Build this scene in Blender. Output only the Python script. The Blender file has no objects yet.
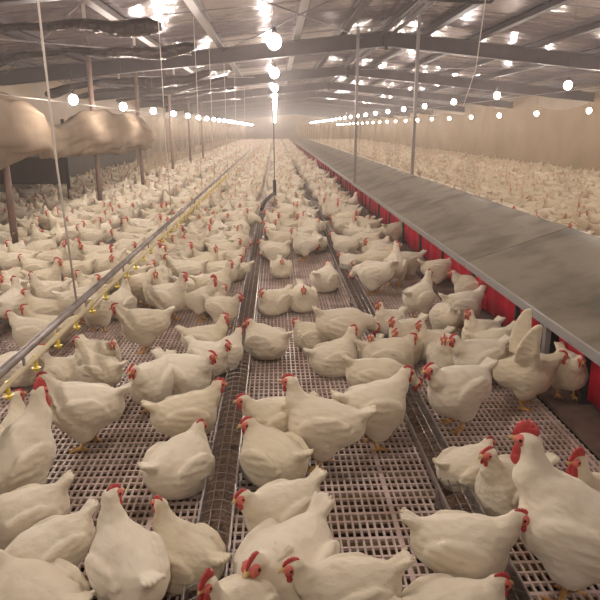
import bpy, math, random
import numpy as np
from mathutils import Vector, Matrix
random.seed(7); rng = np.random.default_rng(11)
SC = bpy.context.scene; COL = SC.collection
PI = math.pi
HOUSE_L = 78.0          # length of the barn ahead of the viewer
XC = 2.2                # ridge line of the barn
XL, XR = -5.6, 9.9      # side walls
SLAT_L, SLAT_R = -3.2, 1.5

# ------------------------------------------------------------------ camera
F = 620.0; TH = math.atan(172/F); PS = math.atan(25/F*math.cos(TH))
cam_d = bpy.data.cameras.new('camera'); cam = bpy.data.objects.new('camera', cam_d); COL.objects.link(cam)
cam_d.sensor_width = 36; cam_d.lens = 36*F/600; cam_d.clip_start = .02; cam_d.clip_end = 300
cam.location = (0, 0, 1.5); cam.rotation_euler = (PI/2-TH, 0, -PS); SC.camera = cam
CAMM = cam.rotation_euler.to_matrix(); CAMI = CAMM.transposed()
def at(px, py, z):          # where the sight line through a photo pixel meets the level z
    d = CAMM @ Vector(((px-300)/F, (300-py)/F, -1)); t = (z-1.5)/d.z
    return d.x*t, d.y*t
def proj(p):
    q = CAMI @ (Vector(p)-Vector((0, 0, 1.5)))
    if q.z > -.05: return None
    return 300+F*q.x/-q.z, 300-F*q.y/-q.z

# ------------------------------------------------------------------ materials
def mat(name, col, rough=.6, metal=0, noise=None, bump=None, spec=None, sub=0):
    m = bpy.data.materials.new(name); m.use_nodes = True
    n = m.node_tree.nodes; l = m.node_tree.links; b = n['Principled BSDF']
    b.inputs['Base Color'].default_value = (*col, 1); b.inputs['Roughness'].default_value = rough
    b.inputs['Metallic'].default_value = metal
    if spec is not None: b.inputs['Specular IOR Level'].default_value = spec
    tc = n.new('ShaderNodeTexCoord')
    if noise:
        sc, col2, lo, hi = noise
        t = n.new('ShaderNodeTexNoise'); t.inputs['Scale'].default_value = sc; t.inputs['Detail'].default_value = 5
        r = n.new('ShaderNodeValToRGB'); r.color_ramp.elements[0].position = lo; r.color_ramp.elements[1].position = hi
        r.color_ramp.elements[0].color = (*col, 1); r.color_ramp.elements[1].color = (*col2, 1)
        l.new(tc.outputs['Object'], t.inputs['Vector']); l.new(t.outputs['Fac'], r.inputs['Fac'])
        l.new(r.outputs['Color'], b.inputs['Base Color'])
    if bump:
        sc, st, dist = bump
        t = n.new('ShaderNodeTexNoise'); t.inputs['Scale'].default_value = sc; t.inputs['Detail'].default_value = 4
        bp = n.new('ShaderNodeBump'); bp.inputs['Strength'].default_value = st; bp.inputs['Distance'].default_value = dist
        l.new(tc.outputs['Object'], t.inputs['Vector']); l.new(t.outputs['Fac'], bp.inputs['Height'])
        l.new(bp.outputs['Normal'], b.inputs['Normal'])
    return m

def feather_mat():
    m = bpy.data.materials.new('feathers'); m.use_nodes = True
    n = m.node_tree.nodes; l = m.node_tree.links; b = n['Principled BSDF']
    b.inputs['Roughness'].default_value = .85; b.inputs['Specular IOR Level'].default_value = .15
    b.inputs['Sheen Weight'].default_value = .25
    tc = n.new('ShaderNodeTexCoord'); oi = n.new('ShaderNodeObjectInfo')
    r = n.new('ShaderNodeValToRGB')
    r.color_ramp.elements[0].color = (.66, .575, .42, 1); r.color_ramp.elements[1].color = (.76, .685, .55, 1)
    l.new(oi.outputs['Random'], r.inputs['Fac'])
    # soiled patches low on the breast and belly, with a shape of their own
    t = n.new('ShaderNodeTexNoise'); t.inputs['Scale'].default_value = 9; t.inputs['Detail'].default_value = 5
    add = n.new('ShaderNodeVectorMath'); add.operation = 'ADD'
    cmb = n.new('ShaderNodeCombineXYZ'); mu = n.new('ShaderNodeMath'); mu.operation = 'MULTIPLY'; mu.inputs[1].default_value = 17
    l.new(oi.outputs['Random'], mu.inputs[0]); l.new(mu.outputs[0], cmb.inputs[0])
    l.new(tc.outputs['Object'], add.inputs[0]); l.new(cmb.outputs[0], add.inputs[1]); l.new(add.outputs[0], t.inputs['Vector'])
    r2 = n.new('ShaderNodeValToRGB'); r2.color_ramp.elements[0].position = .56; r2.color_ramp.elements[1].position = .78
    r2.color_ramp.elements[0].color = (0, 0, 0, 1); r2.color_ramp.elements[1].color = (.45, .45, .45, 1)
    l.new(t.outputs['Fac'], r2.inputs['Fac'])
    mx = n.new('ShaderNodeMix'); mx.data_type = 'RGBA'
    l.new(r2.outputs['Color'], mx.inputs['Factor']); l.new(r.outputs['Color'], mx.inputs[6])
    mx.inputs[7].default_value = (.44, .33, .21, 1); l.new(mx.outputs[2], b.inputs['Base Color'])
    # feather tips: stretched cells, plus fine barbs
    mp = n.new('ShaderNodeMapping'); mp.inputs['Scale'].default_value = (20, 34, 40)
    v = n.new('ShaderNodeTexVoronoi'); v.feature = 'SMOOTH_F1'; v.inputs['Scale'].default_value = 1; v.inputs['Smoothness'].default_value = .45
    l.new(tc.outputs['Object'], mp.inputs['Vector']); l.new(mp.outputs[0], v.inputs['Vector'])
    t3 = n.new('ShaderNodeTexNoise'); t3.inputs['Scale'].default_value = 90; t3.inputs['Detail'].default_value = 3
    l.new(tc.outputs['Object'], t3.inputs['Vector'])
    ad = n.new('ShaderNodeMath'); ad.operation = 'MULTIPLY_ADD'; ad.inputs[1].default_value = .35
    l.new(t3.outputs['Fac'], ad.inputs[0]); l.new(v.outputs['Distance'], ad.inputs[2])
    bp = n.new('ShaderNodeBump'); bp.inputs['Strength'].default_value = .5; bp.inputs['Distance'].default_value = .009
    l.new(ad.outputs[0], bp.inputs['Height']); l.new(bp.outputs['Normal'], b.inputs['Normal'])
    return m

M = dict(
 feather=feather_mat(),
 comb=mat('comb_skin', (.52, .045, .045), .45, noise=(60, (.38, .04, .04), .35, .7), bump=(150, .5, .003)),
 face=mat('face_skin', (.66, .17, .13), .55, noise=(80, (.55, .11, .09), .3, .7), bump=(200, .5, .002)),
 beak=mat('beak_horn', (.62, .42, .17), .4),
 eye=mat('eye_dark', (.02, .012, .01), .12),
 leg=mat('yellow_leg', (.72, .42, .14), .6, noise=(70, (.5, .28, .1), .4, .7)),
 slat=mat('slat_plastic', (.60, .47, .42), .42, noise=(4, (.30, .20, .14), .42, .72)),
 support=mat('support_batten', (.13, .085, .03), .8, spec=.1, noise=(14, (.20, .135, .06), .35, .7)),
 pit=mat('manure', (.014, .008, .004), .95, noise=(7, (.007, .004, .002), .3, .7), bump=(18, 1, .04), spec=0),
 litter=mat('litter', (.11, .065, .035), .95, noise=(11, (.09, .055, .03), .3, .7), bump=(30, 1, .02)),
 galv=mat('galvanised_steel', (.44, .40, .38), .38, .8, noise=(24, (.25, .2, .18), .4, .75)),
 feed=mat('feed_mash', (.20, .12, .075), .95, noise=(70, (.07, .045, .03), .35, .65), bump=(120, 1, .01)),
 wire=mat('wire', (.24, .20, .18), .4, .7),
 pipe=mat('aluminium_pipe', (.36, .33, .32), .4, .6, noise=(9, (.24, .2, .18), .4, .7)),
 nipple_pipe=mat('cream_pipe', (.66, .56, .36), .4),
 yellow=mat('yellow_plastic', (.72, .56, .06), .4),
 red=mat('red_flap', (.80, .010, .055), .45, noise=(6, (.66, .01, .05), .35, .7)),
 dark=mat('dark_divider', (.03, .026, .026), .6),
 nestroof=mat('nest_lid', (.25, .21, .15), .45, noise=(2.6, (.11, .09, .062), .46, .66), bump=(6, .5, .01)),
 nestedge=mat('nest_edge', (.34, .33, .32), .45, .3),
 board=mat('landing_board', (.16, .11, .085), .7, noise=(10, (.10, .065, .045), .4, .7)),
 steel=mat('rafter_steel', (.035, .022, .023), .5, .2, noise=(3, (.055, .04, .04), .4, .7)),
 purlin=mat('purlin_steel', (.30, .27, .265), .35, .6),
 roof=mat('roof_panel', (.30, .25, .262), .17, .6, noise=(.6, (.24, .195, .203), .4, .65), bump=(1.1, .4, .12)),
 wall=mat('wall_panel', (.30, .215, .13), .6, noise=(1.2, (.25, .18, .11), .4, .7)),
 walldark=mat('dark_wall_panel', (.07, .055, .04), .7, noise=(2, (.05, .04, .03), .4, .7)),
 post=mat('brown_post', (.23, .145, .115), .6, noise=(8, (.16, .10, .08), .4, .7)),
 greypost=mat('grey_post', (.25, .22, .21), .5, .4),
 film=mat('roof_film', (.05, .036, .035), .2, .5, bump=(9, 1, .06)),
 rope=mat('rope', (.52, .46, .41), .8),
 socket=mat('lamp_socket', (.06, .05, .05), .5),
)
def emis(name, col, s):
    m = bpy.data.materials.new(name); m.use_nodes = True; n = m.node_tree.nodes
    b = n['Principled BSDF']; b.inputs['Base Color'].default_value = (.8, .8, .8, 1)
    b.inputs['Emission Color'].default_value = (*col, 1); b.inputs['Emission Strength'].default_value = s
    return m
LAMP = 125
M['bulb'] = emis('lit_bulb', (1, .885, .79), LAMP)
def sheet_mat(name, col, opaque, sc):
    m = bpy.data.materials.new(name); m.use_nodes = True; n = m.node_tree.nodes; l = m.node_tree.links
    n.remove(n['Principled BSDF']); out = n['Material Output']
    d = n.new('ShaderNodeBsdfDiffuse'); t = n.new('ShaderNodeBsdfTranslucent'); tr = n.new('ShaderNodeBsdfTransparent')
    d.inputs['Color'].default_value = t.inputs['Color'].default_value = (*col, 1)
    tr.inputs['Color'].default_value = (1, .97, .92, 1)
    m1 = n.new('ShaderNodeMixShader'); m1.inputs[0].default_value = .5
    l.new(d.outputs[0], m1.inputs[1]); l.new(t.outputs[0], m1.inputs[2])
    m2 = n.new('ShaderNodeMixShader'); l.new(tr.outputs[0], m2.inputs[1]); l.new(m1.outputs[0], m2.inputs[2])
    tc = n.new('ShaderNodeTexCoord'); nz = n.new('ShaderNodeTexNoise'); nz.inputs['Scale'].default_value = sc; nz.inputs['Detail'].default_value = 3
    mr = n.new('ShaderNodeMapRange'); mr.inputs['From Min'].default_value = .35; mr.inputs['From Max'].default_value = .65
    mr.inputs['To Min'].default_value = opaque-.09; mr.inputs['To Max'].default_value = opaque+.09
    l.new(tc.outputs['Object'], nz.inputs['Vector']); l.new(nz.outputs['Fac'], mr.inputs['Value']); l.new(mr.outputs[0], m2.inputs[0])
    l.new(m2.outputs[0], out.inputs['Surface'])
    return m
M['net'] = sheet_mat('netting', (.40, .30, .19), .33, 1.2)
M['net_left'] = sheet_mat('netting_left', (.62, .50, .38), .40, 1.2)
M['sheet'] = sheet_mat('plastic_sheet', (.37, .285, .21), .90, 2.5)

# ------------------------------------------------------------------ mesh helpers
class MB:
    def __init__(s): s.v = []; s.f = []; s.mi = []
    def add(s, v, f, mi=0):
        o = len(s.v); s.v += [tuple(p) for p in v]; s.f += [tuple(i+o for i in q) for q in f]; s.mi += [mi]*len(f); return s
    def box(s, x0, x1, y0, y1, z0, z1, mi=0):
        v = [(x, y, z) for x in (x0, x1) for y in (y0, y1) for z in (z0, z1)]
        return s.add(v, [(0, 1, 3, 2), (4, 6, 7, 5), (0, 4, 5, 1), (2, 3, 7, 6), (0, 2, 6, 4), (1, 5, 7, 3)], mi)
    def hull(s, a, b, mi=0):     # prism between two quads
        return s.add(list(a)+list(b), [(3, 2, 1, 0), (4, 5, 6, 7), (0, 1, 5, 4), (1, 2, 6, 5), (2, 3, 7, 6), (3, 0, 4, 7)], mi)
    def tube(s, pts, r, n=8, mi=0, cap=True):
        pts = [Vector(p) for p in pts]; rs = r if isinstance(r, (list, tuple)) else [r]*len(pts)
        v = []; up0 = None
        for i, p in enumerate(pts):
            t = (pts[min(i+1, len(pts)-1)]-pts[max(i-1, 0)]).normalized()
            if up0 is None: up0 = Vector((0, 0, 1)) if abs(t.z) < .9 else Vector((1, 0, 0))
            a = t.cross(up0).normalized(); b = a.cross(t).normalized(); up0 = b
            for k in range(n):
                an = 2*PI*k/n; v.append(p+(a*math.cos(an)+b*math.sin(an))*rs[i])
        f = [(i*n+k, i*n+(k+1) % n, (i+1)*n+(k+1) % n, (i+1)*n+k) for i in range(len(pts)-1) for k in range(n)]
        if cap: f += [tuple(range(n-1, -1, -1)), tuple((len(pts)-1)*n+k for k in range(n))]
        return s.add(v, f, mi)
    def ball(s, c, r, mi=0, n=10, m=7, rot=None):
        v = [Vector((0, 0, 1))]
        for j in range(1, m):
            for k in range(n):
                a = PI*j/m; b = 2*PI*k/n; v.append(Vector((math.sin(a)*math.cos(b), math.sin(a)*math.sin(b), math.cos(a))))
        v.append(Vector((0, 0, -1))); c = Vector(c)
        w = []
        for p in v:
            q = Vector((p.x*r[0], p.y*r[1], p.z*r[2]))
            if rot is not None: q = rot @ q
            w.append(q+c)
        f = [(0, 1+k, 1+(k+1) % n) for k in range(n)]
        for j in range(m-2):
            f += [(1+j*n+k, 1+(j+1)*n+k, 1+(j+1)*n+(k+1) % n, 1+j*n+(k+1) % n) for k in range(n)]
        L = len(v)-1; f += [(L, 1+(m-2)*n+(k+1) % n, 1+(m-2)*n+k) for k in range(n)]
        return s.add(w, f, mi)
    def mesh(s, name, mats, smooth=False):
        me = bpy.data.meshes.new(name); me.from_pydata(s.v, [], s.f)
        for m in (mats if isinstance(mats, (list, tuple)) else [mats]): me.materials.append(m)
        me.polygons.foreach_set('material_index', s.mi)
        if smooth: me.polygons.foreach_set('use_smooth', [True]*len(s.f))
        me.update(); return me
def obj(name, me, parent=None, loc=None):
    o = bpy.data.objects.new(name, me); COL.objects.link(o)
    if parent: o.parent = parent
    if loc: o.location = loc
    return o
def tag(o, label, cat, group=None, kind=None):
    o['label'] = label; o['category'] = cat
    if group: o['group'] = group
    if kind: o['kind'] = kind
    return o
def struct(o, label=None):
    o['kind'] = 'structure'
    if label: o['label'] = label
    return o
def empty(name, loc):
    o = bpy.data.objects.new(name, None); COL.objects.link(o); o.location = loc; o.empty_display_size = .1; return o
ORD = ['nearest', 'second', 'third', 'fourth', 'fifth', 'sixth', 'seventh', 'eighth', 'ninth', 'tenth', 'eleventh', 'twelfth', 'thirteenth',
       'fourteenth', 'fifteenth', 'sixteenth', 'seventeenth', 'eighteenth', 'nineteenth', 'twentieth', 'twenty-first', 'twenty-second',
       'twenty-third', 'twenty-fourth', 'twenty-fifth', 'twenty-sixth', 'twenty-seventh', 'twenty-eighth', 'twenty-ninth', 'thirtieth']

# ------------------------------------------------------------------ setting: barn shell
Y0, Y1 = -4.0, HOUSE_L
def roofz(x): return 3.44-.1*abs(x-XC)
# slatted floor: long bars and cross bars, every third row backed by a batten
def slats(x0, x1, name):
    b = MB(); px = .0286; n = int((x1-x0)/px)
    for i in range(n+1):
        x = x0+i*px; w = .0043
        if abs(((x-.46) % 1.0)) < px: w = .010
        b.box(x-w, x+w, Y0, Y1, -.012, -.001)
    y = .3; k = 0
    while y < Y1:
        if k % 3 == 0:
            b.box(x0, x1, y-.0075, y+.0075, -.014, 0)
        else: b.box(x0, x1, y-.0052, y+.0052, -.012, 0)
        y += .052; k += 1
    o = obj(name, b.mesh(name, M['slat'])); return struct(o)
slats(SLAT_L, SLAT_R, 'floor'); slats(3.25, 8.3, 'floor_right')
b = MB(); y = .3+.026; k = 0
while y < 34:
    if k % 3 == 0: b.box(SLAT_L, SLAT_R, y-.024, y+.024, -.10, -.034)
    y += .052; k += 1
struct(obj('floor_batten', b.mesh('floor_batten', M['support'])))
b = MB()
nx, ny = 30, 40
b.box(XL, XR, Y0, Y1, -.82, -.7); struct(obj('floor_pit', b.mesh('floor_pit', M['pit'])))
b = MB(); b.box(XL, SLAT_L-.02, Y0, Y1, -.45, -.004); struct(obj('floor_litter_left', b.mesh('fl', M['litter'])))
b = MB(); b.box(8.32, XR, Y0, Y1, -.45, -.004); struct(obj('floor_litter_right', b.mesh('fr', M['litter'])))
# walls
for nm, x0, x1 in (('left', XL-.12, XL), ('right', XR, XR+.12)):
    b = MB(); b.box(x0, x1, Y0, Y1, .98, 2.75); struct(obj('wall_'+nm, b.mesh('wall', M['wall'])))
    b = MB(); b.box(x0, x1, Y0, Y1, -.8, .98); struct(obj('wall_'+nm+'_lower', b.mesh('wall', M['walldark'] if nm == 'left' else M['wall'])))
for nm, y0, y1 in (('end', Y1, Y1+.15), ('behind', Y0-.15, Y0)):
    b = MB(); b.box(XL-.12, XR+.12, y0, y1, -.6, 3.5); struct(obj('wall_'+nm, b.mesh('wall', M['wall'])))
# ceiling: gently ribbed sandwich panels on both slopes
b = MB()
for s in (-1, 1):
    xe = XL-.12 if s < 0 else XR+.12
    b.hull([(XC, Y0, 3.44), (xe, Y0, roofz(xe)), (xe, Y1, roofz(xe)), (XC, Y1, 3.44)], [(XC, Y0, 3.5), (xe, Y0, roofz(xe)+.06), (xe, Y1, roofz(xe)+.06), (XC, Y1, 3.5)])
    y = Y0+.5
    while y < 50:
        b.hull([(XC, y, 3.43), (xe, y, roofz(xe)-.01), (xe, y+.03, roofz(xe)-.01), (XC, y+.03, 3.43)],
               [(XC, y, 3.45), (xe, y, roofz(xe)+.01), (xe, y+.03, roofz(xe)+.01), (XC, y+.03, 3.45)]); y += 1.1
struct(obj('ceiling', b.mesh('ceiling', M['roof'])))
# purlins running the length of the barn
for i, x in enumerate((-4.9, -3.7, -2.15, -1.05, .43, 1.35, 3.0, 4.0, 5.2, 6.4, 7.6, 8.8)):
    b = MB(); z = roofz(x); b.box(x-.035, x+.035, Y0, Y1, z-.10, z-.012); b.box(x-.06, x+.06, Y0, Y1, z-.105, z-.095)
    struct(obj('trim_%d' % (i+1), b.mesh('purlin', M['purlin'] if x in (-1.05, .43, -2.15) else M['steel'])))
# ridge: twin pipes
b = MB(); b.tube([(XC-.09, Y0, 3.26), (XC-.09, Y1, 3.26)], .035); b.tube([(XC+.09, Y0, 3.26), (XC+.09, Y1, 3.26)], .035)
b.box(XC-.05, XC+.05, Y0, Y1, 3.36, 3.43)
struct(obj('trim_13', b.mesh('ridge', M['steel'])))
# rafters
RY = [13.05+6.8*k for k in range(-2, 10)]
vis = 0
for y in RY:
    b = MB()
    for s in (-1, 1):
        xe = XL+.01 if s < 0 else XR-.01
        def q(dz0, dz1, hw):
            return ([(XC, y-hw, roofz(XC)-.11-dz0), (XC, y+hw, roofz(XC)-.11-dz0), (XC, y+hw, roofz(XC)-.11-dz1), (XC, y-hw, roofz(XC)-.11-dz1)],
                    [(xe, y-hw, roofz(xe)-.11-dz0), (xe, y+hw, roofz(xe)-.11-dz0), (xe, y+hw, roofz(xe)-.11-dz1), (xe, y-hw, roofz(xe)-.11-dz1)])
        b.hull(*q(0, .014, .075)); b.hull(*q(.014, .266, .012)); b.hull(*q(.266, .28, .075))
    o = obj('roof_rafter', b.mesh('roof_rafter', M['steel']))
    pm = MB(); pm.box(XC-.03, XC+.03, y-.10, y+.10, 2.98, 3.36)
    for dx in (-.05, .05):
        for dz in (3.05, 3.15, 3.25): pm.tube([(XC+dx, y-.06, dz), (XC+dx, y-.09, dz)], .014, 6)
    obj('ridge_plate', pm.mesh('ridge_plate', M['steel']), o)
    if y > 8:
        tag(o, '%s dark steel rafter spanning the barn roof%s' % (ORD[vis].capitalize() if vis else 'Nearest visible', ', counted from the front' if vis else ''), 'rafter', 'steel roof rafters'); vis += 1
    else: tag(o, 'dark steel rafter overhead, nearer than the picture shows', 'rafter', 'steel roof rafters')
# bracing rods between rafters
def rod(name, pts, r, m, label, cat, group=None):
    b = MB(); b.tube(pts, r, 6); return tag(obj(name, b.mesh(name, m, True)), label, cat, group)
br = [((-.9, 6.4), (XC-.5, 12.9), 'nearest bay left of the ridge, rising to the right'), ((1.7, 6.4), (-1.0, 12.9), 'nearest bay left of the ridge, rising to the left'),
      ((2.8, 6.4), (7.5, 12.9), 'nearest bay right of the ridge'), ((7.6, 13.2), (2.6, 19.7), 'second bay right of the ridge'),
      ((-5.2, 6.4), (-1.6, 12.9), 'nearest bay over the left curtain'), ((-1.5, 6.4), (-5.2, 12.9), 'nearest bay over the left curtain, sloping left'),
      ((-5.2, 13.2), (-.6, 19.7), 'second bay over the left curtain')]
for (a, c, t) in br:
    rod('bracing_rod', [(a[0], a[1], roofz(a[0])-.20), (c[0], c[1], roofz(c[0])-.20)], .011, M['steel'] if a[0] > -1.2 and a[0] < 2 else M['purlin'],
        'thin bracing rod in the '+t, 'bracing rod', 'bracing rods under the roof')

# ------------------------------------------------------------------ lamps
rows = [(0.0, 2.18, 2.46, 'central', 25), (-2.55, 1.845, 5.67, 'left', 26), (4.28, 2.10, 6.4, 'right', 24), (7.3, 1.89, 5.8, 'far right', 24)]
bm_b = MB(); bm_b.ball((0, 0, 0), (.058, .058, .062), n=8, m=6); bulb_me = bm_b.mesh('bulb', M['bulb'], True)
bm_s = MB(); bm_s.tube([(0, 0, .036), (0, 0, .07), (0, 0, .11)], [.022, .024, .012], 8); sock_me = bm_s.mesh('lamp_socket', M['socket'], True)
for (x, z, ys, nm, cnt) in rows:
    v = 0
    for k in range(-3, cnt):
        y = ys+(2.68 if nm == 'left' else 3)*k
        if y < -.8 or y > Y1-1: continue
        o = empty('hanging_lamp', (x, y, z)); bo = obj('bulb', bulb_me, o); obj('lamp_socket', sock_me, o)
        b = MB(); b.tube([(0, 0, .10), (0, 0, roofz(x)-z-.005)], .0035, 5); obj('cord', b.mesh('cord', M['socket']), o)
        p = proj((x, y, z))
        if p and 0 <= p[0] < 600 and 0 <= p[1] < 600:
            tag(o, 'glowing bare bulb, %s from the front in the %s lamp row' % (ORD[v], nm), 'lamp', 'bulbs of the %s lamp row' % nm); v += 1
        else: tag(o, 'glowing bare bulb of the %s lamp row, above or behind the viewer' % nm, 'lamp', 'bulbs of the %s lamp row' % nm)

# ------------------------------------------------------------------ feeder troughs
def trough(x, y0, y1, label):
    o = empty('feeder_trough', (x, y0, 0)); L = y1-y0; w = .060
    b = MB()
    for s in (-1, 1):
        b.hull([(s*w*.8, 0, .03), (s*w, 0, .095), (s*(w+.004), 0, .095), (s*(w*.8+.004), 0, .03)][::s], [(s*w*.8, L, .03), (s*w, L, .095), (s*(w+.004), L, .095), (s*(w*.8+.004), L, .03)][::s])
        b.tube([(s*(w+.003), 0, .096), (s*(w+.003), L, .096)], .006, 6)
    b.box(-w*.82, w*.82, 0, L, .024, .03)
    obj('channel', b.mesh('channel', M['galv']), o)
    b = MB(); n = int(L/.05); vs = []; fs = []
    for i in range(n+1):
        h = .052+random.uniform(-.008, .008)
        vs += [(-w*.86, i*.05, h), (-.012, i*.05, h+random.uniform(-.006, .010)), (.012, i*.05, h+random.uniform(-.006, .010)), (w*.86, i*.05, h)]
    for i in range(n): fs += [(i*4+j, i*4+j+1, i*4+5+j, i*4+4+j) for j in range(3)]
    b.add(vs, fs); obj('feed', b.mesh('feed', M['feed']), o)
    b = MB()
    for xx in (-.018, .018): b.tube([(xx, 0, .107), (xx, L, .107)], .0028, 5)
    yy = .02
    while yy < L:
        b.tube([(-w-.003, yy, .096), (-.02, yy+.012, .108), (.02, yy+.012, .108), (w+.003, yy, .096)], .0022, 4); yy += .065
    obj('wire_grill', b.mesh('wire_grill', M['wire']), o)
    b = MB(); yy = .1
    while yy < L: b.box(-w-.012, w+.012, yy-.012, yy+.012, .0, .024); b.box(-w-.012, -w-.006, yy-.01, yy+.01, 0, .09); b.box(w+.006, w+.012, yy-.01, yy+.01, 0, .09); yy += 1.5
    fo = obj('support_foot', b.mesh('support_foot', M['galv']), o); fo['kind'] = 'stuff'
    return tag(o, label, 'feeder trough')
trough(-.237, .6, 11.0, 'long galvanised feeder trough with wire grill running up the middle of the picture')
trough(.712, .6, 24, 'long galvanised feeder trough with wire grill, the one nearer the red nests')
trough(-2.1, 1.0, 24, 'long galvanised feeder trough mostly hidden by hens left of the water line')
# riser where the middle trough turns up
o = empty('feed_riser', (-.2, 11.0, 0)); b = MB(); b.tube([(-.05, 0, .12), (.0, .25, .22), (.10, .55, .29), (.17, .8, .32)], [.036, .036, .034, .032], 8)
obj('elbow', b.mesh('elbow', M['steel'], True), o); b = MB(); b.tube([(.18, .8, .28), (.18, .8, .56)], .032, 8); obj('drop_tube', b.mesh('drop_tube', M['dark'], True), o)
b = MB(); b.tube([(.18, .8, .56), (.17, .8, 3.22)], .008, 5); obj('hanging_cord', b.mesh('hanging_cord', M['steel']), o)
tag(o, 'dark feed elbow and drop tube on a cord at the middle trough end', 'feed pipe')

# ------------------------------------------------------------------ drinker line
NX = -1.2
o = empty('drinker_line', (NX, .5, 0)); L = 60
b = MB(); b.tube([(0, 0, .478), (0, L, .478)], .021, 10); obj('support_pipe', b.mesh('support_pipe', M['pipe'], True), o)
b = MB(); b.tube([(0, 0, .402), (0, L, .402)], .014, 10); obj('water_pipe', b.mesh('water_pipe', M['nipple_pipe'], True), o)
b = MB(); yy = .3
while yy < L: b.box(-.004, .004, yy-.01, yy+.01, .402, .478); yy += 1.0
c = obj('bracket', b.mesh('bracket', M['pipe']), o); c['kind'] = 'stuff'
b = MB(); b.tube([(0, 0, .396), (0, 0, .365), (0, 0, .35)], [.011, .011, .004], 8); b.tube([(0, 0, .352), (.0, 0, .335)], [.024, .012], 8)
b.box(-.006, .006, -.012, .012, .388, .418); nip = b.mesh('nipple', M['yellow'])
for k in range(46): obj('nipple', nip, o, (0, .12+.33*k, 0))
b = MB(); b.tube([(0, 0, .396), (0, 0, .35)], .011, 6)
tag(o, 'long water line with grey support pipe, cream pipe and yellow drinker nipples', 'drinker line')
for i, y in enumerate((3.63, 7.2, 10.3, 12.5, 16.0, 20.0, 26.0)):
    rod('suspension_cord', [(NX, y, .49), (NX-.01, y-.07, 1.3), (NX, y-.13, 2.14), (NX, y-.2, roofz(NX)-.01)], .005 if i else .006, M['rope'],
        '%s thin pale cord holding up the water line%s' % (ORD[i], '' if i == 0 else ', counting away from the viewer'), 'cord', 'cords holding up the water line')
# ------------------------------------------------------------------ nest boxes
NXF, NXR, NXB = 1.67, 2.46, 3.22; ZE, ZR = .405, .675
span = 3.0; y = -2.45; k = 0; names = []
seams = [2.1+3*j for j in range(-2, 17)]
idx = 0
for j in range(len(seams)-1):
    ya, yb = seams[j]+.006, seams[j+1]-.006; L = yb-ya
    if yb < 1.0: continue
    o = empty('nest_box', (0, ya, 0))
    b = MB(); t = .018
    b.hull([(NXF-.05, 0, ZE-.018), (NXR-.003, 0, ZR), (NXR-.003, 0, ZR+t), (NXF-.05, 0, ZE-.018+t)], [(NXF-.05, L, ZE-.018), (NXR-.003, L, ZR), (NXR-.003, L, ZR+t), (NXF-.05, L, ZE-.018+t)])
    obj('lid', b.mesh('lid', M['nestroof']), o)
    b = MB(); b.hull([(NXR+.003, 0, ZR), (NXB+.05, 0, ZE-.018), (NXB+.05, 0, ZE-.018+t), (NXR+.003, 0, ZR+t)], [(NXR+.003, L, ZR), (NXB+.05, L, ZE-.018), (NXB+.05, L, ZE-.018+t), (NXR+.003, L, ZR+t)])
    obj('lid', b.mesh('lid', M['nestroof']), o)
    b = MB(); b.box(NXF-.072, NXF-.052, 0, L, ZE-.045, ZE+.008); b.box(NXF-.052, NXF-.03, 0, L, ZE-.045, ZE-.035); obj('lid_rim', b.mesh('lid_rim', M['nestedge']), o)
    b = MB(); b.box(NXF-.16, NXB+.16, 0, L, -.002, .022); obj('landing_board', b.mesh('landing_board', M['board']), o)
    b = MB(); b.box(NXR-.02, NXR+.02, 0, L, .022, ZR-.02); obj('back_panel', b.mesh('back_panel', M['dark']), o)
    # dividers each metre
    for q in range(4):
        yy = min(max(q*1.0, .012), L-.012)
        b = MB(); b.hull([(NXF+.0, yy-.011, .022), (NXF+.0, yy+.011, .022), (NXR-.02, yy+.011, .022), (NXR-.02, yy-.011, .022)], [(NXF+.0, yy-.011, ZE-.01), (NXF, yy+.011, ZE-.01), (NXR-.02, yy+.011, ZR-.03), (NXR-.02, yy-.011, ZR-.03)])
        obj('divider', b.mesh('divider', M['dark']), o)
    # red flaps, cut in strips, hanging in the openings; a few swung or missing
    for q in range(3):
        for w in range(3):
            ab = ya+q+w*.32
            if 3.15 < ab < 3.5: continue
            f0 = .05+q*1.0+w*.305; f1 = f0+.285
            b = MB(); n = 6; vs = []; sw = random.uniform(0, .03); lift = random.uniform(0, .03)
            for i in range(n+1):
                u = i/n
                for s_ in (0, 1):
                    z = ZE-.03-(ZE-.075-lift)*s_
                    xx = NXF+.012+.006*math.sin(u*9+idx)+(sw*s_)
                    vs += [(xx, f0+(f1-f0)*u, z), (xx+.003, f0+(f1-f0)*u, z)]
            fs = []
            for i in range(n):
                a0 = i*4; fs += [(a0, a0+2, a0+6, a0+4), (a0+1, a0+5, a0+7, a0+3), (a0+2, a0+3, a0+7, a0+6)]
            b.add(vs, fs); obj('flap', b.mesh('flap', M['red'], True), o)
    # rear flaps as one strip
    b = MB(); b.box(NXB-.012, NXB-.008, .03, L-.03, .09, ZE-.03); obj('rear_flap', b.mesh('rear_flap', M['red']), o)
    tag(o, '%s nest section with red flaps under grey sloping lid' % ORD[idx].capitalize(), 'nest box', 'nest boxes with red flaps'); idx += 1

# thin posts standing on the nests
for (x, y, z0, r, t) in ((NXF-.061, 12.75, ZE+.008, .026, 'thin grey post rising from the front lid edge of the nest boxes'), (NXR, 11.3, ZR+.018, .026, 'thin grey post rising from the ridge of the nest boxes')):
    b = MB(); b.box(x-r, x+r, y-r, y+r, z0, roofz(x)-.005); tag(obj('thin_post', b.mesh('thin_post', M['greypost'])), t, 'post')
b = MB(); b.box(NXF-.045, NXF-.012, 3.50, 3.545, .022, ZE-.045); tag(obj('nest_prop', b.mesh('nest_prop', M['nestedge'])), 'short grey upright under the lid rim of the nearest nest opening', 'post')

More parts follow.
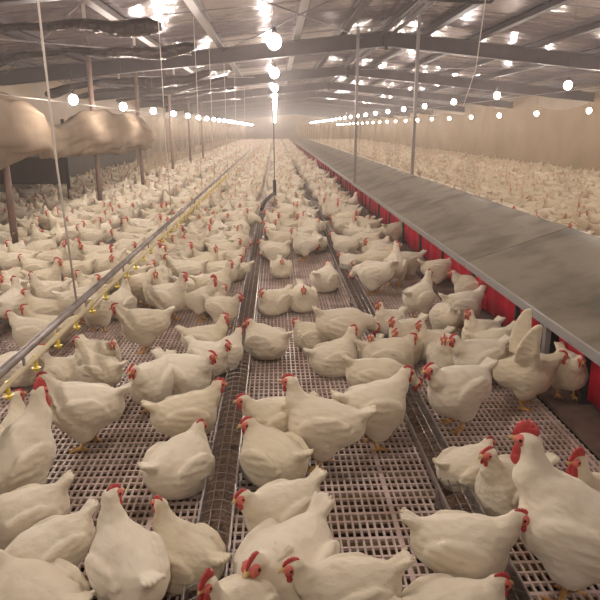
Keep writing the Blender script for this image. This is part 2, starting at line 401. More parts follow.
# ------------------------------------------------------------------ left posts, curtain and nets
PX = -3.18
for i, y in enumerate((4.4, 7.6, 11.45, 15.2, 19.8, 24.0, 28.2)):
    b = MB(); b.tube([(PX, y, -.45), (PX, y, roofz(PX)-.005)], .042, 10)
    b.box(PX-.07, PX+.07, y-.07, y+.07, -.006, .006)
    tag(obj('round_post', b.mesh('round_post', M['post'], True)), ['brown round post just left of the picture', 'brown round post at the left edge under the bundled plastic curtain',
        'second brown round post from the left, standing among the hens', 'third brown round post from the left, under the drooping end of curtain',
        'fourth brown post from the left, behind the thin netting', 'fifth brown post from the left, behind the thin netting', 'sixth brown post from the left, behind the thin netting'][i], 'post', 'round posts on the left')
# bundled plastic curtain, sagging between ties
def bundle(y0, y1, label):
    n = int((y1-y0)/.08); seg = 36; vs = []; fs = []
    for i in range(n+1):
        y = y0+(y1-y0)*i/n; u = i/n
        tie = min(abs(y-9.15), abs(y-4.6))
        R = .36 if y > 9 else .39; R *= .50+.50*min(1, tie/1.9)**.75
        if y > 14.2: R *= 1-.5*((y-14.2)/(y1-14.2))**2
        cz = 1.44 + (.04 if y < 8.6 else -.03) - .10*math.exp(-((y-9.2)/.7)**2) - (.16*max(0, (y-14.2)/(y1-14.2)))
        for k in range(seg):
            a = 2*PI*k/seg
            f = 1+.09*math.sin(5*a+1.3*y)+.06*math.sin(9*a-3.1*y+2)+.045*math.sin(14*a+1.7*y)+.10*math.sin(3*a+1.9*y)+.05*math.sin(2*a+5.3*y)
            rx, rz = .15*(.6+R), R
            vs.append((PX+.08+rx*math.cos(a)*f, y, cz+rz*math.sin(a)*f))
    for i in range(n): fs += [(i*seg+k, i*seg+(k+1) % seg, (i+1)*seg+(k+1) % seg, (i+1)*seg+k) for k in range(seg)]
    fs += [tuple(range(seg)), tuple(n*seg+k for k in range(seg-1, -1, -1))]
    b = MB(); b.add(vs, fs); return tag(obj('bundled_curtain', b.mesh('bundled_curtain', M['sheet'], True)), label, 'curtain')
bundle(3.6, 16.0, 'translucent tan plastic curtain bundled up along the left posts')
def net(name, x, y0, y1, zb, ztf, m, label, cat='netting', amp=.035, dy=.12):
    n = int((y1-y0)/dy); mm = 10; vs = []; fs = []
    for i in range(n+1):
        y = y0+(y1-y0)*i/n; zt = ztf(y)
        for j in range(mm+1):
            v = j/mm; vs.append((x+amp*math.sin(y*2.3+v*2)*(.35+v)+.018*math.sin(y*7.1+3*v), y, zb+(zt-zb)*v))
    for i in range(n): fs += [(i*(mm+1)+j, (i+1)*(mm+1)+j, (i+1)*(mm+1)+j+1, i*(mm+1)+j+1) for j in range(mm)]
    b = MB(); b.add(vs, fs); return tag(obj(name, b.mesh(name, m, True)), label, cat)
net('hanging_net', PX-.16, 15.6, 76, .42, lambda y: 1.80+.03*math.sin(y*1.1), M['net_left'], 'thin translucent netting hanging down the far left side of the barn')
net('partition_net', NXR, .6, 76, ZR+.05, lambda y: 1.71+.035*math.sin(y*1.9)+.03*math.sin(y*4.3), M['net'], 'thin tan translucent netting standing along the ridge of the nest boxes')
rod('net_wire', [(NXR, .6, 1.80), (NXR, 76, 1.80)], .004, M['rope'], 'wire along the top of the tan netting over the nests', 'wire')
rod('curtain_wire', [(PX+.12, 3.0, 1.86), (PX+.12, 76, 1.86)], .006, M['rope'], 'wire above the bundled curtain and netting on the left', 'wire')
# rolled film under the roof on the left
for i, (y, x1, r) in enumerate(((8.1, -1.35, .13), (10.3, -1.2, .12), (15.6, -1.5, .16), (18.2, -1.3, .14), (22.5, -1.4, .16), (27.0, -1.2, .16))):
    pts = []; rs = []
    for q in range(28):
        u = q/27; x = -5.4+(x1+5.4)*u; pts.append((x, y+.04*math.sin(u*13+i), roofz(x)-.34-.10*math.sin(u*PI*2.5+i)-.02*math.sin(u*31))); rs.append(r*(.72+.28*math.sin(u*8+i)) if 0 < q < 27 else r*.45)
    b = MB(); b.tube(pts, rs, 14); b.v = [(p[0], p[1], roofz(p[0])-.34+(p[2]-roofz(p[0])+.34)*.8) for p in b.v]; tag(obj('rolled_film', b.mesh('rolled_film', M['film'], True)), '%s shiny dark rolled film slung under the left roof slope%s' % (ORD[i], '' if i == 0 else ', counting away'), 'rolled film', 'rolled films under the left roof')
    fo = bpy.data.objects['rolled_film' if i == 0 else 'rolled_film.%03d' % i]
    for q in (3, 12, 21):
        p_ = pts[q]; b = MB(); b.box(p_[0]-.02, p_[0]+.02, p_[1]-.006, p_[1]+.006, roofz(p_[0])-.34+(p_[2]-roofz(p_[0])+.34)*.8, roofz(p_[0])-.002); obj('strap', b.mesh('strap', M['rope']), fo)
# conduit, cords
rod('conduit', [(.55, 7.6, 3.08), (1.3, 8.0, 3.02), (2.45, 8.2, 2.98), (2.66, 8.2, 2.99), (2.72, 8.2, 3.05), (2.73, 8.2, 3.37)], .022, M['dark'], 'dark bent conduit hanging below the roof near the top of the picture', 'conduit')
rod('slack_cord', [(2.35, 7.2, roofz(2.35)-.005), (2.40, 7.6, 2.9), (2.47, 8.0, 2.2), (NXR, 8.4, 1.77)], .006, M['rope'], 'slack pale cord dropping from the roof to the net over the nests', 'cord')
# gate frame and pipes by the left wall
o = empty('gate_frame', (-4.0, 12.3, 0)); b = MB(); b.box(-.03, .03, 0, .05, -.004, 1.66); obj('upright', b.mesh('upright', M['dark']), o)
b = MB(); b.box(-1.58, -.03, 0, .04, .46, .50); obj('rail', b.mesh('rail', M['dark']), o); b = MB(); b.box(-1.58, -.03, .012, .028, .50, .95); obj('panel', b.mesh('panel', M['walldark']), o)
tag(o, 'black framed dark gate panel at the far left beyond the brown posts', 'gate')
rod('wall_pipe', [(-5.3, 4, .92), (-5.3, 70, .92)], .018, M['pipe'], 'thin grey pipe running along the left wall', 'pipe')

# ------------------------------------------------------------------ chickens
def rotY(a): c, s = math.cos(a), math.sin(a); return np.array([[c, 0, s], [0, 1, 0], [-s, 0, c]])
def rotZ(a): c, s = math.cos(a), math.sin(a); return np.array([[c, -s, 0], [s, c, 0], [0, 0, 1]])
def rotX(a): c, s = math.cos(a), math.sin(a); return np.array([[1, 0, 0], [0, c, -s], [0, s, c]])
def ell(P, c, r, R=None):
    q = P-np.array(c)
    if R is not None: q = q @ R
    r = np.array(r); k0 = np.sqrt(((q/r)**2).sum(-1)); k1 = np.sqrt(((q/r**2)**2).sum(-1))+1e-9
    return k0*(k0-1)/k1
def cone(P, a, b, ra, rb):
    a = np.array(a); b = np.array(b); ab = b-a; t = np.clip(((P-a)@ab)/(ab@ab), 0, 1)
    return np.sqrt((((P-a)-t[..., None]*ab)**2).sum(-1))-(ra+(rb-ra)*t)
def smin(a, b, k):
    h = np.clip(.5+.5*(b-a)/k, 0, 1); return b+(a-b)*h-k*h*(1-h)
def nets(D, o, h):
    S = D < 0; nx, ny, nz = D.shape
    cs = np.zeros((nx-1, ny-1, nz-1), int)
    for a in (0, 1):
        for b_ in (0, 1):
            for c in (0, 1): cs += S[a:nx-1+a, b_:ny-1+b_, c:nz-1+c]
    act = (cs > 0) & (cs < 8); ids = -np.ones(act.shape, int); I = np.argwhere(act); ids[act] = np.arange(len(I))
    acc = np.zeros((len(I), 3)); cnt = np.zeros(len(I))
    cor = [(a, b_, c) for a in (0, 1) for b_ in (0, 1) for c in (0, 1)]
    for p in cor:
        for ax in range(3):
            if p[ax] == 0:
                q = list(p); q[ax] = 1
                d0 = D[I[:, 0]+p[0], I[:, 1]+p[1], I[:, 2]+p[2]]; d1 = D[I[:, 0]+q[0], I[:, 1]+q[1], I[:, 2]+q[2]]
                m = (d0 < 0) != (d1 < 0); t = np.where(m, d0/np.where(m, d0-d1, 1), 0)
                e = np.array(p, float)[None, :].repeat(len(I), 0); e[:, ax] += t
                acc[m] += e[m]; cnt[m] += 1
    V = (I+acc/cnt[:, None])*h+np.array(o)
    Q = []
    for ax in range(3):
        u, w = (ax+1) % 3, (ax+2) % 3
        A = np.take(S, range(D.shape[ax]-1), ax); B = np.take(S, range(1, D.shape[ax]), ax)
        E = np.argwhere(A != B); E = E[(E[:, u] > 0) & (E[:, w] > 0) & (E[:, u] < D.shape[u]-1) & (E[:, w] < D.shape[w]-1)]
        ins = S[E[:, 0], E[:, 1], E[:, 2]]
        def g(du, dw):
            c = E.copy(); c[:, u] += du; c[:, w] += dw; return ids[c[:, 0], c[:, 1], c[:, 2]]
        q = np.stack([g(-1, -1), g(0, -1), g(0, 0), g(-1, 0)], 1)
        q[~ins] = q[~ins][:, ::-1]; Q.append(q)
    return V, np.concatenate(Q)

# pose: lift (body height), pitch, neck middle, head position, head yaw, head pitch, legs shown
POSES = {
 'alert':  dict(z=.205, p=.10, nk=(0.123, 0, .315), hd=(0.153, 0, .405), hy=0, hp=0, legs=1),
 'alertL': dict(z=.205, p=.10, nk=(0.118, 0, .315), hd=(0.138, .012, .405), hy=1.25, hp=0, legs=1),
 'alertR': dict(z=.205, p=.10, nk=(0.118, 0, .315), hd=(0.138, -.012, .405), hy=-1.25, hp=0, legs=1),
 'stand':  dict(z=.200, p=.02, nk=(0.138, 0, .285), hd=(0.183, 0, .345), hy=0, hp=.1, legs=1),
 'standL': dict(z=.200, p=.02, nk=(0.133, .01, .285), hd=(0.166, .03, .340), hy=.9, hp=.15, legs=1),
 'standR': dict(z=.200, p=.02, nk=(0.133, -.01, .285), hd=(0.166, -.03, .340), hy=-.9, hp=.15, legs=1),
 'low':    dict(z=.195, p=-.12, nk=(0.193, 0, .205), hd=(0.253, 0, .155), hy=0, hp=.75, legs=1),
 'sit':    dict(z=.115, p=.04, nk=(0.118, 0, .185), hd=(0.148, 0, .235), hy=0, hp=.1, legs=0),
 'situp':  dict(z=.120, p=.12, nk=(0.113, 0, .225), hd=(0.138, 0, .305), hy=0, hp=0, legs=0),
 'sitL':   dict(z=.115, p=.04, nk=(0.113, .01, .19), hd=(0.133, .03, .245), hy=1.2, hp=.1, legs=0),
 'sitR':   dict(z=.115, p=.04, nk=(0.113, -.01, .19), hd=(0.133, -.03, .245), hy=-1.2, hp=.1, legs=0),
 'preen':  dict(z=.120, p=.06, nk=(0.103, .055, .20), hd=(0.048, .105, .215), hy=2.4, hp=.35, legs=0),
 'rooster': dict(z=.235, p=.30, nk=(0.128, 0, .36), hd=(0.153, 0, .465), hy=0, hp=0, legs=1, cock=1),
 'roosterL': dict(z=.235, p=.22, nk=(0.138, 0, .35), hd=(0.158, .02, .445), hy=.6, hp=.1, legs=1, cock=1),
 'flap':   dict(z=.215, p=.20, nk=(0.138, 0, .30), hd=(0.188, 0, .345), hy=0, hp=.15, legs=1, flap=1),
}
def hen_sdf(P, v):
    z = v['z']; sit = not v['legs']; cock = v.get('cock', 0)
    R = rotY(-v['p']); c0 = np.array((0, 0, z))
    def w(p): return tuple(R@np.array(p)+c0)        # body frame to hen frame
    d = ell(P, w((0, 0, 0)), (.140, .118 if not sit else .134, .120 if not sit else .112), R)
    d = smin(d, ell(P, w((.060, 0, -.006)), (.095, .102, .116), R), .04)
    d = smin(d, ell(P, w((-.095, 0, .020)), (.095, .086, .084), R), .04)
    tl = .62 if not cock else .85
    d = smin(d, cone(P, w((-.11, 0, .035)), w((-.170, 0, .085)), .060, .020), .045)
    Rt = R@rotY(tl)
    n_f = 5
    for i in range(n_f):                             # fan of tail feathers
        yy = (i-(n_f-1)/2)*.016
        Ri = R@rotZ(-(i-(n_f-1)/2)*.10)@rotY(tl)
        L = .060 if not cock else .11
        d = smin(d, ell(P, w((-.178-.012*(1-abs(i-2)/2), yy*.8, .096+(.03 if cock else 0))), (L, .0065, .016 if not cock else .034), Ri), .014)
    if not v.get('flap'):
        for s in (-1, 1):                            # folded wings lie on the flanks
            Rw = R@rotZ(s*.13)@rotY(.10)@rotX(-s*.12)
            dw = ell(P, w((-.026, s*(.091 if not sit else .104), .016)), (.118, .028, .074), Rw)
            q = (P-np.array(w((-.02, 0, 0))))@R
            dw = dw+.0022*np.sin(q[..., 2]*150+q[..., 0]*40)*(q[..., 0] < .03)
            d = smin(d, dw, .010)
    else:
        for s in (-1, 1):
            rt = np.array(w((.045, s*.075, .060))); el = rt+np.array((-.02, s*.055, .12))
            d = smin(d, cone(P, rt, el, .036, .022), .03)
            for i in range(13):
                a = i/12; base = rt+(el-rt)*min(1, a*1.25)
                dr = np.array((-.95+1.0*a, s*(.14+.06*a), .40+.6*a)); dr = dr/np.linalg.norm(dr)
                d = smin(d, cone(P, base, base+dr*(.13+.04*a), .017, .012), .016)
    if not sit:
        for s in (-1, 1):
            d = smin(d, ell(P, (-.005, s*.058, z-.085), (.062, .046, .062)), .03)
            d = smin(d, cone(P, (-.01, s*.055, z-.09), (-.004, s*.050, z-.135), .034, .015), .02)
    else:
        d = smin(d, ell(P, (.01, 0, .06), (.15, .125, .062)), .04)
    nb = np.array(w((.078, 0, .045))); nk = np.array(v['nk']); hd = np.array(v['hd'])
    big = 1.15 if cock else 1.0
    d = smin(d, cone(P, nb, nk, .074*big, .048*big), .035)
    Rh = rotZ(v['hy'])@rotY(v['hp'])
    back = hd-Rh@np.array((.010, 0, .004))
    d = smin(d, cone(P, nk, back, .045*big, .026), .022)
    d = smin(d, ell(P, hd, (.035, .0245, .0265), Rh), .012)
    # loose plumage
    x, y, zz = P[..., 0], P[..., 1], P[..., 2]
    lump = np.sin(x*62+1)*np.sin(y*55+2)*np.sin(zz*58)+.6*np.sin(x*105+zz*40)*np.sin(zz*120+y*60)
    away = np.clip(np.linalg.norm(P-hd, axis=-1)/.10-.4, 0, 1)
    d = d+.0013*lump*away
    return np.maximum(d, .004-zz)
def hen_mesh(v, h):
    lo = np.array((-.33, -.17, -.02)); hi = np.array((.34, .17, .66 if v.get('cock') else .52))
    if v.get('flap'): lo[1], hi[1] = -.42, .42; hi[2] = .66
    n = np.ceil((hi-lo)/h).astype(int)+1
    g = np.stack(np.meshgrid(*[lo[i]+h*np.arange(n[i]) for i in range(3)], indexing='ij'), -1)
    return nets(hen_sdf(g, v), lo, h)
def np_mesh(name, V, Q, mats, mi=None, smooth=True):
    me = bpy.data.meshes.new(name); me.vertices.add(len(V)); me.vertices.foreach_set('co', np.ascontiguousarray(V, dtype=np.float32).ravel())
    me.loops.add(Q.size); me.loops.foreach_set('vertex_index', Q.astype(np.int32).ravel())
    me.polygons.add(len(Q)); me.polygons.foreach_set('loop_start', np.arange(0, Q.size, Q.shape[1], dtype=np.int32))
    for m in mats: me.materials.append(m)
    if mi is not None: me.polygons.foreach_set('material_index', mi.astype(np.int32))
    me.update(calc_edges=True); me.validate()
    if smooth: me.polygons.foreach_set('use_smooth', np.ones(len(me.polygons), dtype=bool))
    return me

# head furniture in the head's own frame (beak along +X)
def comb_mesh(sc, name):
    prof = [(-.030, .016), (-.034, .026), (-.026, .035), (-.020, .033), (-.014, .041), (-.008, .037), (-.002, .044), (.004, .037), (.011, .040), (.016, .034), (.023, .032), (.030, .018), (.034, .006), (.020, .012), (0, .018), (-.015, .018)]
    b = MB(); n = len(prof); P = [(x*(1+.25*(sc-1)), .018+(z-.018)*sc) for x, z in prof]
    P = [(x+.007 if x > -.015 else x*.75+.004, z) for x, z in P]
    cx = sum(p[0] for p in P)/n; cz = sum(p[1] for p in P)/n
    vs = []
    for y, k in ((-.0045, .82), (-.0015, 1), (.0015, 1), (.0045, .82)): vs += [(cx+(x-cx)*k, y*sc**.5, cz+(z-cz)*k) for x, z in P]
    fs = [(j*n+i, j*n+(i+1) % n, (j+1)*n+(i+1) % n, (j+1)*n+i) for j in range(3) for i in range(n)]
    vs += [(cx, -.006, cz), (cx, .006, cz)]; a = len(vs)-2
    fs += [(a, (i+1) % n, i) for i in range(n)]+[(a+1, 3*n+i, 3*n+(i+1) % n) for i in range(n)]
    b.add(vs, fs); return b.mesh(name, M['comb'], True)
COMB = comb_mesh(.85, 'comb'); COMBR = comb_mesh(2.0, 'rooster_comb')
def wat(sc):
    b = MB(); b.ball((0, 0, -.014*sc), (.0095*sc, .0048*sc, .017*sc)); b.ball((0, 0, -.022*sc), (.0105*sc, .0058*sc, .011*sc)); return b.mesh('wattle', M['comb'], True)
WAT, WATR = wat(1.0), wat(1.9)
b = MB()
for s in (-1, 1):
    b.ball((.015, s*.0125, .000), (.024, .0142, .0195)); b.ball((-.006, s*.016, -.010), (.009, .009, .008))
FACE = b.mesh('face_skin', M['face'], True)
b = MB(); b.tube([(.026, 0, -.001), (.038, 0, .000), (.048, 0, -.003), (.056, 0, -.010)], [.0125, .0095, .006, .0012], 8); BEAK = b.mesh('beak', M['beak'], True)
b = MB(); b.ball((0, 0, 0), (.0052, .003, .0052), n=10, m=7); EYE = b.mesh('eye', M['eye'], True)
def leg_mesh(h):
    b = MB(); b.tube([(-.004, 0, h), (-.012, 0, h*.75), (0, 0, .028), (.004, 0, .012)], [.013, .0085, .0075, .009], 7)
    for a in (-.42, 0, .42): b.tube([(.0, 0, .011), (.03*math.cos(a), .03*math.sin(a), .009), (.062*math.cos(a), .062*math.sin(a), .004)], [.008, .0062, .0025], 6)
    b.tube([(0, 0, .011), (-.032, 0, .004)], [.007, .0025], 6); return b.mesh('leg', M['leg'], True)
LEG = leg_mesh(.085); LEGR = leg_mesh(.115)
HEN = {}
for k, v in POSES.items():
    V, Q = hen_mesh(v, .0075); HEN[k] = np_mesh('body_'+k, V, Q, [M['feather']])

def make_bird(pose, full=True):
    """body mesh with its parts, linked once; later birds are copies"""
    v = POSES[pose]; cock = v.get('cock', 0)
    o = bpy.data.objects.new('rooster' if cock else 'hen', HEN[pose]); COL.objects.link(o)
    Mh = Matrix.Translation(v['hd'])@Matrix.Rotation(v['hy'], 4, 'Z')@Matrix.Rotation(v['hp'], 4, 'Y')
    def part(n, me, T=Matrix()):
        c = bpy.data.objects.new(n, me); COL.objects.link(c); c.parent = o; c.matrix_local = Mh@T if n not in ('leg',) else T; return c
    part('comb', COMBR if cock else COMB); part('face_skin', FACE)
    for s in (-1, 1): part('wattle', WATR if cock else WAT, Matrix.Translation((.022, s*.0085, -.014))@Matrix.Rotation(s*.15, 4, 'X'))
    part('beak', BEAK)
    if full:
        for s in (-1, 1): part('eye', EYE, Matrix.Translation((.015, s*.0255, .004)))
    if v['legs']:
        for s in (-1, 1): part('leg', LEGR if cock else LEG, Matrix.Translation((-.004+s*.012, s*.050, 0))@Matrix.Rotation(s*.12, 4, 'Z'))
    return o
PROTO = {}
def place(pose, x, y, deg, scale, label, full=True, group=None, z=0.0, sz=1.0):
    key = (pose, full)
    if key not in PROTO: o = make_bird(pose, full); PROTO[key] = (o, list(o.children))
    else:
        src, kids = PROTO[key]; o = src.copy(); COL.objects.link(o)
        for ch in kids:
            c = ch.copy(); COL.objects.link(c); c.parent = o
    o.location = (x, y, z); o.rotation_euler = (0, 0, math.radians(deg)); o.scale = (scale, scale, scale*sz)
    cock = POSES[pose].get('cock', 0)
    tag(o, label, 'rooster' if cock else 'hen', group or ('roosters among the flock' if cock else 'white hens of the flock'))
    BIRDS.append((x, y)); return o
BIRDS = []
GS = .89
# body centre in the photo, heading (0 right, 90 away, 180 left, 270 towards viewer), pose, size, label
T = [
 # foreground, left lane
 (22, 455, (38, 394), 15, 'rooster', 1.22, 'big white rooster at left edge with large glossy red wattles'),
 (88, 412, (43, 378), 180, 'stand', 1.08, 'white hen standing in profile facing left, just right of the big left rooster'),
 (12, 432, (22, 397), 175, 'alertR', .98, 'white hen at the left edge, mostly hidden behind the big rooster'),
 (22, 520, None, 205, 'low', .98, 'white hen at left edge below the big rooster, tail raised to the right'),
 (50, 552, None, 218, 'low', .90, 'white hen with raised tail, head lowered, between the lower-left edge and the tall-necked hen'),
 (122, 560, (113, 498), 112, 'alertR', 1.16, 'large white hen at bottom left with upright neck and head turned right'),
 (176, 548, (163, 508), 200, 'situp', 1.04, 'white hen facing left against the left side of the middle trough at the bottom'),
 (34, 607, None, 150, 'sit', 1.12, 'white hen cut off by the bottom left corner'),
 (183, 462, (199, 428), 55, 'sit', 1.10, 'plump white hen sitting near the middle trough, seen from behind, comb to the right'),
 (190, 412, (218, 385), 20, 'stand', 1.06, 'white hen facing the middle trough with reddish face, above the plump sitting one'),
 (186, 374, (211, 356), 8, 'stand', 1.10, 'long-bodied white hen facing right to the middle trough, tail at left'),
 (203, 350, (228, 349), 8, 'stand', .98, 'slim white hen behind the long-bodied one, facing the middle trough'),
 (200, 333, (227, 321), 5, 'alert', 1.0, 'white hen with upright red comb facing the middle trough, tail stretched left'),
 (229, 345, (238, 331), 20, 'stand', .9, 'white hen reaching its beak over the edge of the middle trough'),
 (150, 386, (134, 370), 200, 'stand', 1.08, 'white hen facing left with pale face, beside the long-bodied one'),
 (95, 368, (78, 341), 160, 'alert', .98, 'white hen with raised neck facing left, in the pair just below the water line'),
 (76, 374, (85, 361), 25, 'sit', .98, 'white hen low in front of the pair below the water line'),
 (107, 360, (111, 343), 10, 'standR', .92, 'white hen behind the pair below the water line, red face to the right'),
 (141, 325, (117, 308), 178, 'stand', 1.06, 'white hen in clear profile facing left with pointed tail, right of the water line'),
 (100, 318, (106, 303), 50, 'low', 1.0, 'white hen directly under the water line, behind the profile hen'),
 (30, 333, (10, 315), 185, 'stand', 1.0, 'white hen left of the water line, facing left with pinkish head, nearest there'),
 (50, 330, (24, 309), 178, 'situp', .98, 'white hen half hidden behind the water pipe beside another facing left'),
 (20, 368, None, 20, 'sit', 1.0, 'white hen behind the water pipe at the left edge'),
 # centre lane
 (236, 612, (210, 583), 178, 'rooster', .88, 'rooster cut off by the bottom edge, head with red comb over the middle trough'),
 (292, 562, (253, 570), 212, 'sit', 1.2, 'big white hen at bottom centre facing the viewer, tail raised right'),
 (272, 520, (245, 495), 172, 'stand', 1.0, 'white hen facing left behind the big bottom-centre one, orange-red face'),
 (338, 603, (302, 566), 160, 'stand', 1.08, 'white hen cut off by the bottom edge, right of the bottom-centre one'),
 (452, 622, None, 10, 'sit', 1.05, 'white hen of which only the back shows at the bottom edge'),
 (270, 462, (248, 422), 185, 'sitL', 1.10, 'round white hen sitting right of the middle trough, face to the viewer'),
 (274, 420, (243, 400), 178, 'stand', 1.04, 'white hen behind the round sitting one, facing left across the trough'),
 (326, 425, (290, 381), 165, 'alert', 1.12, 'white hen standing in the picture centre facing left, orange foot visible'),
 (374, 412, (407, 372), 15, 'stand', 1.14, 'white hen right of centre facing right with raised tail, over the right trough'),
 (376, 378, None, 5, 'low', 1.02, 'white hen behind the raised-tail one, only its back and tail visible'),
 (332, 354, (352, 331), 50, 'situp', 1.08, 'white hen sitting above centre with head high to the right'),
 (386, 356, (413, 337), 5, 'sit', 1.08, 'white hen stretched out facing right beyond the right trough'),
 (402, 350, (397, 334), 200, 'situp', .95, 'white hen at the nose of the stretched-out one, red comb'),
 (345, 326, (374, 326), 350, 'low', 1.14, 'fluffy white hen with arched back feeding at the right trough'),
 (313, 336, None, 170, 'sit', .9, 'smaller white hen tucked behind the fluffy arched one'),
 (371, 345, (372, 338), 230, 'situp', .85, 'white hen peeking out between the fluffy one and the stretched-out one'),
 (386, 318, (380, 305), 185, 'alert', .9, 'white hen with upright neck facing left, beyond the fluffy arched one'),
 (404, 326, (394, 322), 190, 'stand', .95, 'white hen facing left with raised tail, behind the stretched-out one'),
 (266, 342, (249, 322), 140, 'sitL', 1.06, 'round white hen alone on the slats beside the middle trough, seen from behind'),
 (268, 302, (264, 291), 190, 'sit', 1.02, 'white hen beyond the lone round one, sitting by the trough with head left'),
 (281, 272, (282, 262), 268, 'sit', .95, 'white hen sitting straight towards the viewer in the centre lane, head over breast'),
 (299, 290, (304, 292), 225, 'sit', 1.06, 'white hen resting left in the seated pair of the centre lane'),
 (328, 284, (327, 265), 20, 'sitL', 1.10, 'white hen resting right in the seated pair of the centre lane'),
 (280, 240, (265, 231), 182, 'stand', 1.0, 'white hen in centre lane facing left, upper one of two at the trough'),
 (274, 256, (262, 250), 184, 'low', 1.0, 'white hen in centre lane with head down in the middle trough'),
 (317, 243, None, 98, 'sit', 1.05, 'white hen seen squarely from behind between the two bare troughs'),
 (308, 220, None, 95, 'stand', .98, 'white hen seen from behind just beyond the squarely seen one'),
 # right lane
 (372, 282, (353, 272), 176, 'low', 1.12, 'white hen leaning left into the right trough with tail high to the right'),
 (352, 263, None, 185, 'sit', .95, 'white hen just beyond the one leaning into the right trough'),
 (345, 245, None, 160, 'stand', .98, 'white hen standing by the right trough, third back from the leaning one'),
 (368, 238, None, 80, 'stand', .98, 'white hen facing away in the middle of the right lane'),
 (386, 251, None, 10, 'sit', .95, 'yellowish white hen sitting in the right lane left of the nests'),
 (343, 226, None, 175, 'stand', .95, 'white hen facing left at the far stretch of the right trough'),
 (394, 231, None, 30, 'standL', 1.0, 'white hen stooping toward the red flaps, farthest of the close ones'),
 (408, 262, None, 200, 'stand', 1.0, 'white hen with tail raised against the red flaps, facing away from the nests'),
 (440, 270, (453, 258), 2, 'stand', 1.0, 'white hen facing right with tail raised left, next to the red flaps'),
 (419, 294, (429, 273), 65, 'alert', 1.02, 'white hen seen from behind looking at the nests, neck raised'),
 (471, 284, (453, 272), 176, 'stand', 1.0, 'white hen facing left along the red flaps'),
 (463, 306, (483, 287), 14, 'stand', 1.02, 'white hen with its head reaching the open nest gap'),
 (445, 318, None, 95, 'low', .95, 'white hen with raised tail in the crowd by the nests'),
 (478, 331, (470, 313), 176, 'alert', .98, 'white hen facing left with raised neck, left of the flapping one'),
 (428, 344, (421, 325), 195, 'situp', .95, 'white hen facing left in the crowd, leftmost beside the right trough'),
 (442, 356, (446, 340), 200, 'situp', .95, 'white hen facing the viewer in the crowd, above the one in profile'),
 (475, 358, (455, 338), 178, 'stand', 1.05, 'white hen facing left in the crowd, between the profile one and the flapping one'),
 (458, 390, (430, 370), 176, 'stand', 1.16, 'white hen in profile facing left in the right lane, nearest of the crowd'),
 (500, 362, None, 200, 'sit', 1.05, 'white hen pressed against the flapping one on its left side'),
 (526, 374, None, 348, 'flap', 1.02, 'white hen flapping its raised wings in front of the red nest flaps'),
 (571, 370, (580, 366), 300, 'stand', .92, 'white hen stepping on the landing board under the nest lid'),
 # bottom right
 (466, 548, (517, 517), 2, 'stand', 1.12, 'large white hen in profile facing right at the bottom right'),
 (470, 462, (487, 444), 35, 'sit', 1.0, 'fluffy white hen resting beside the right trough, head turned away'),
 (508, 482, (489, 455), 165, 'situp', 1.04, 'white hen facing left with raised neck, left of the red-combed rooster'),
 (576, 530, (528, 440), 142, 'rooster', 1.16, 'large white rooster with upright red comb at the right edge'),
 (603, 496, (578, 463), 155, 'rooster', .98, 'white rooster behind the large one, red comb at the right edge'),
 # left lane upper and beyond the water line
 (172, 283, (148, 267), 172, 'sit', 1.04, 'white hen sitting right of the water line facing left, lower of three'),
 (186, 268, (167, 258), 176, 'stand', 1.06, 'white hen in profile facing left right of the water line, middle of three'),
 (189, 245, (173, 238), 178, 'stand', 1.0, 'white hen facing left right of the water line, upper of three'),
 (140, 286, None, 60, 'low', 1.0, 'white hen close under the water pipe with head hidden'),
 (200, 300, (213, 281), 2, 'rooster', .86, 'rooster with large red comb in profile facing the middle trough'),
 (226, 305, (238, 297), 8, 'stand', .95, 'white hen directly right of the rooster facing the middle trough'),
 (226, 268, (240, 258), 5, 'stand', 1.0, 'white hen in front of the rooster farther up the middle trough, facing right'),
 (208, 262, None, 175, 'stand', .95, 'white hen with its tail to the middle trough, beyond the rooster'),
 (232, 240, None, 0, 'low', 1.0, 'white hen with its head in the middle trough, left lane'),
 (215, 228, None, 270, 'standR', 1.0, 'white hen facing the viewer with a red face in the left lane'),
 (128, 258, (112, 248), 182, 'roosterL', .80, 'rooster with bright red comb left of the water line'),
 (42, 277, (58, 264), 15, 'alert', 1.05, 'white hen with raised neck facing right at the far left'),
 (48, 304, (25, 293), 184, 'situp', 1.0, 'white hen facing left below the raised-neck one at far left'),
 (14, 302, (15, 281), 60, 'alertL', 1.0, 'white hen at the left edge above the water pipe end'),
 (12, 290, (5, 274), 170, 'stand', .98, 'white hen second from the left edge, facing left'),
 (34, 262, (23, 259), 178, 'stand', 1.0, 'white hen facing left beside the base of the nearest brown post'),
 (87, 284, (80, 275), 170, 'alert', .98, 'white hen with raised neck behind the pale cords'),
 (68, 292, (68, 281), 190, 'sit', .95, 'white hen low between the pale cords and the raised-neck one'),
 (104, 282, None, 15, 'situp', .95, 'white hen left of the hidden trough below the bright rooster'),
 (492, 346, None, 15, 'stand', 1.0, 'white hen behind the flapping one, its back toward the nests'),
 (222, 296, (222, 291), 30, 'situp', .9, 'white hen squeezed between the rooster and the middle trough, low head'),
]
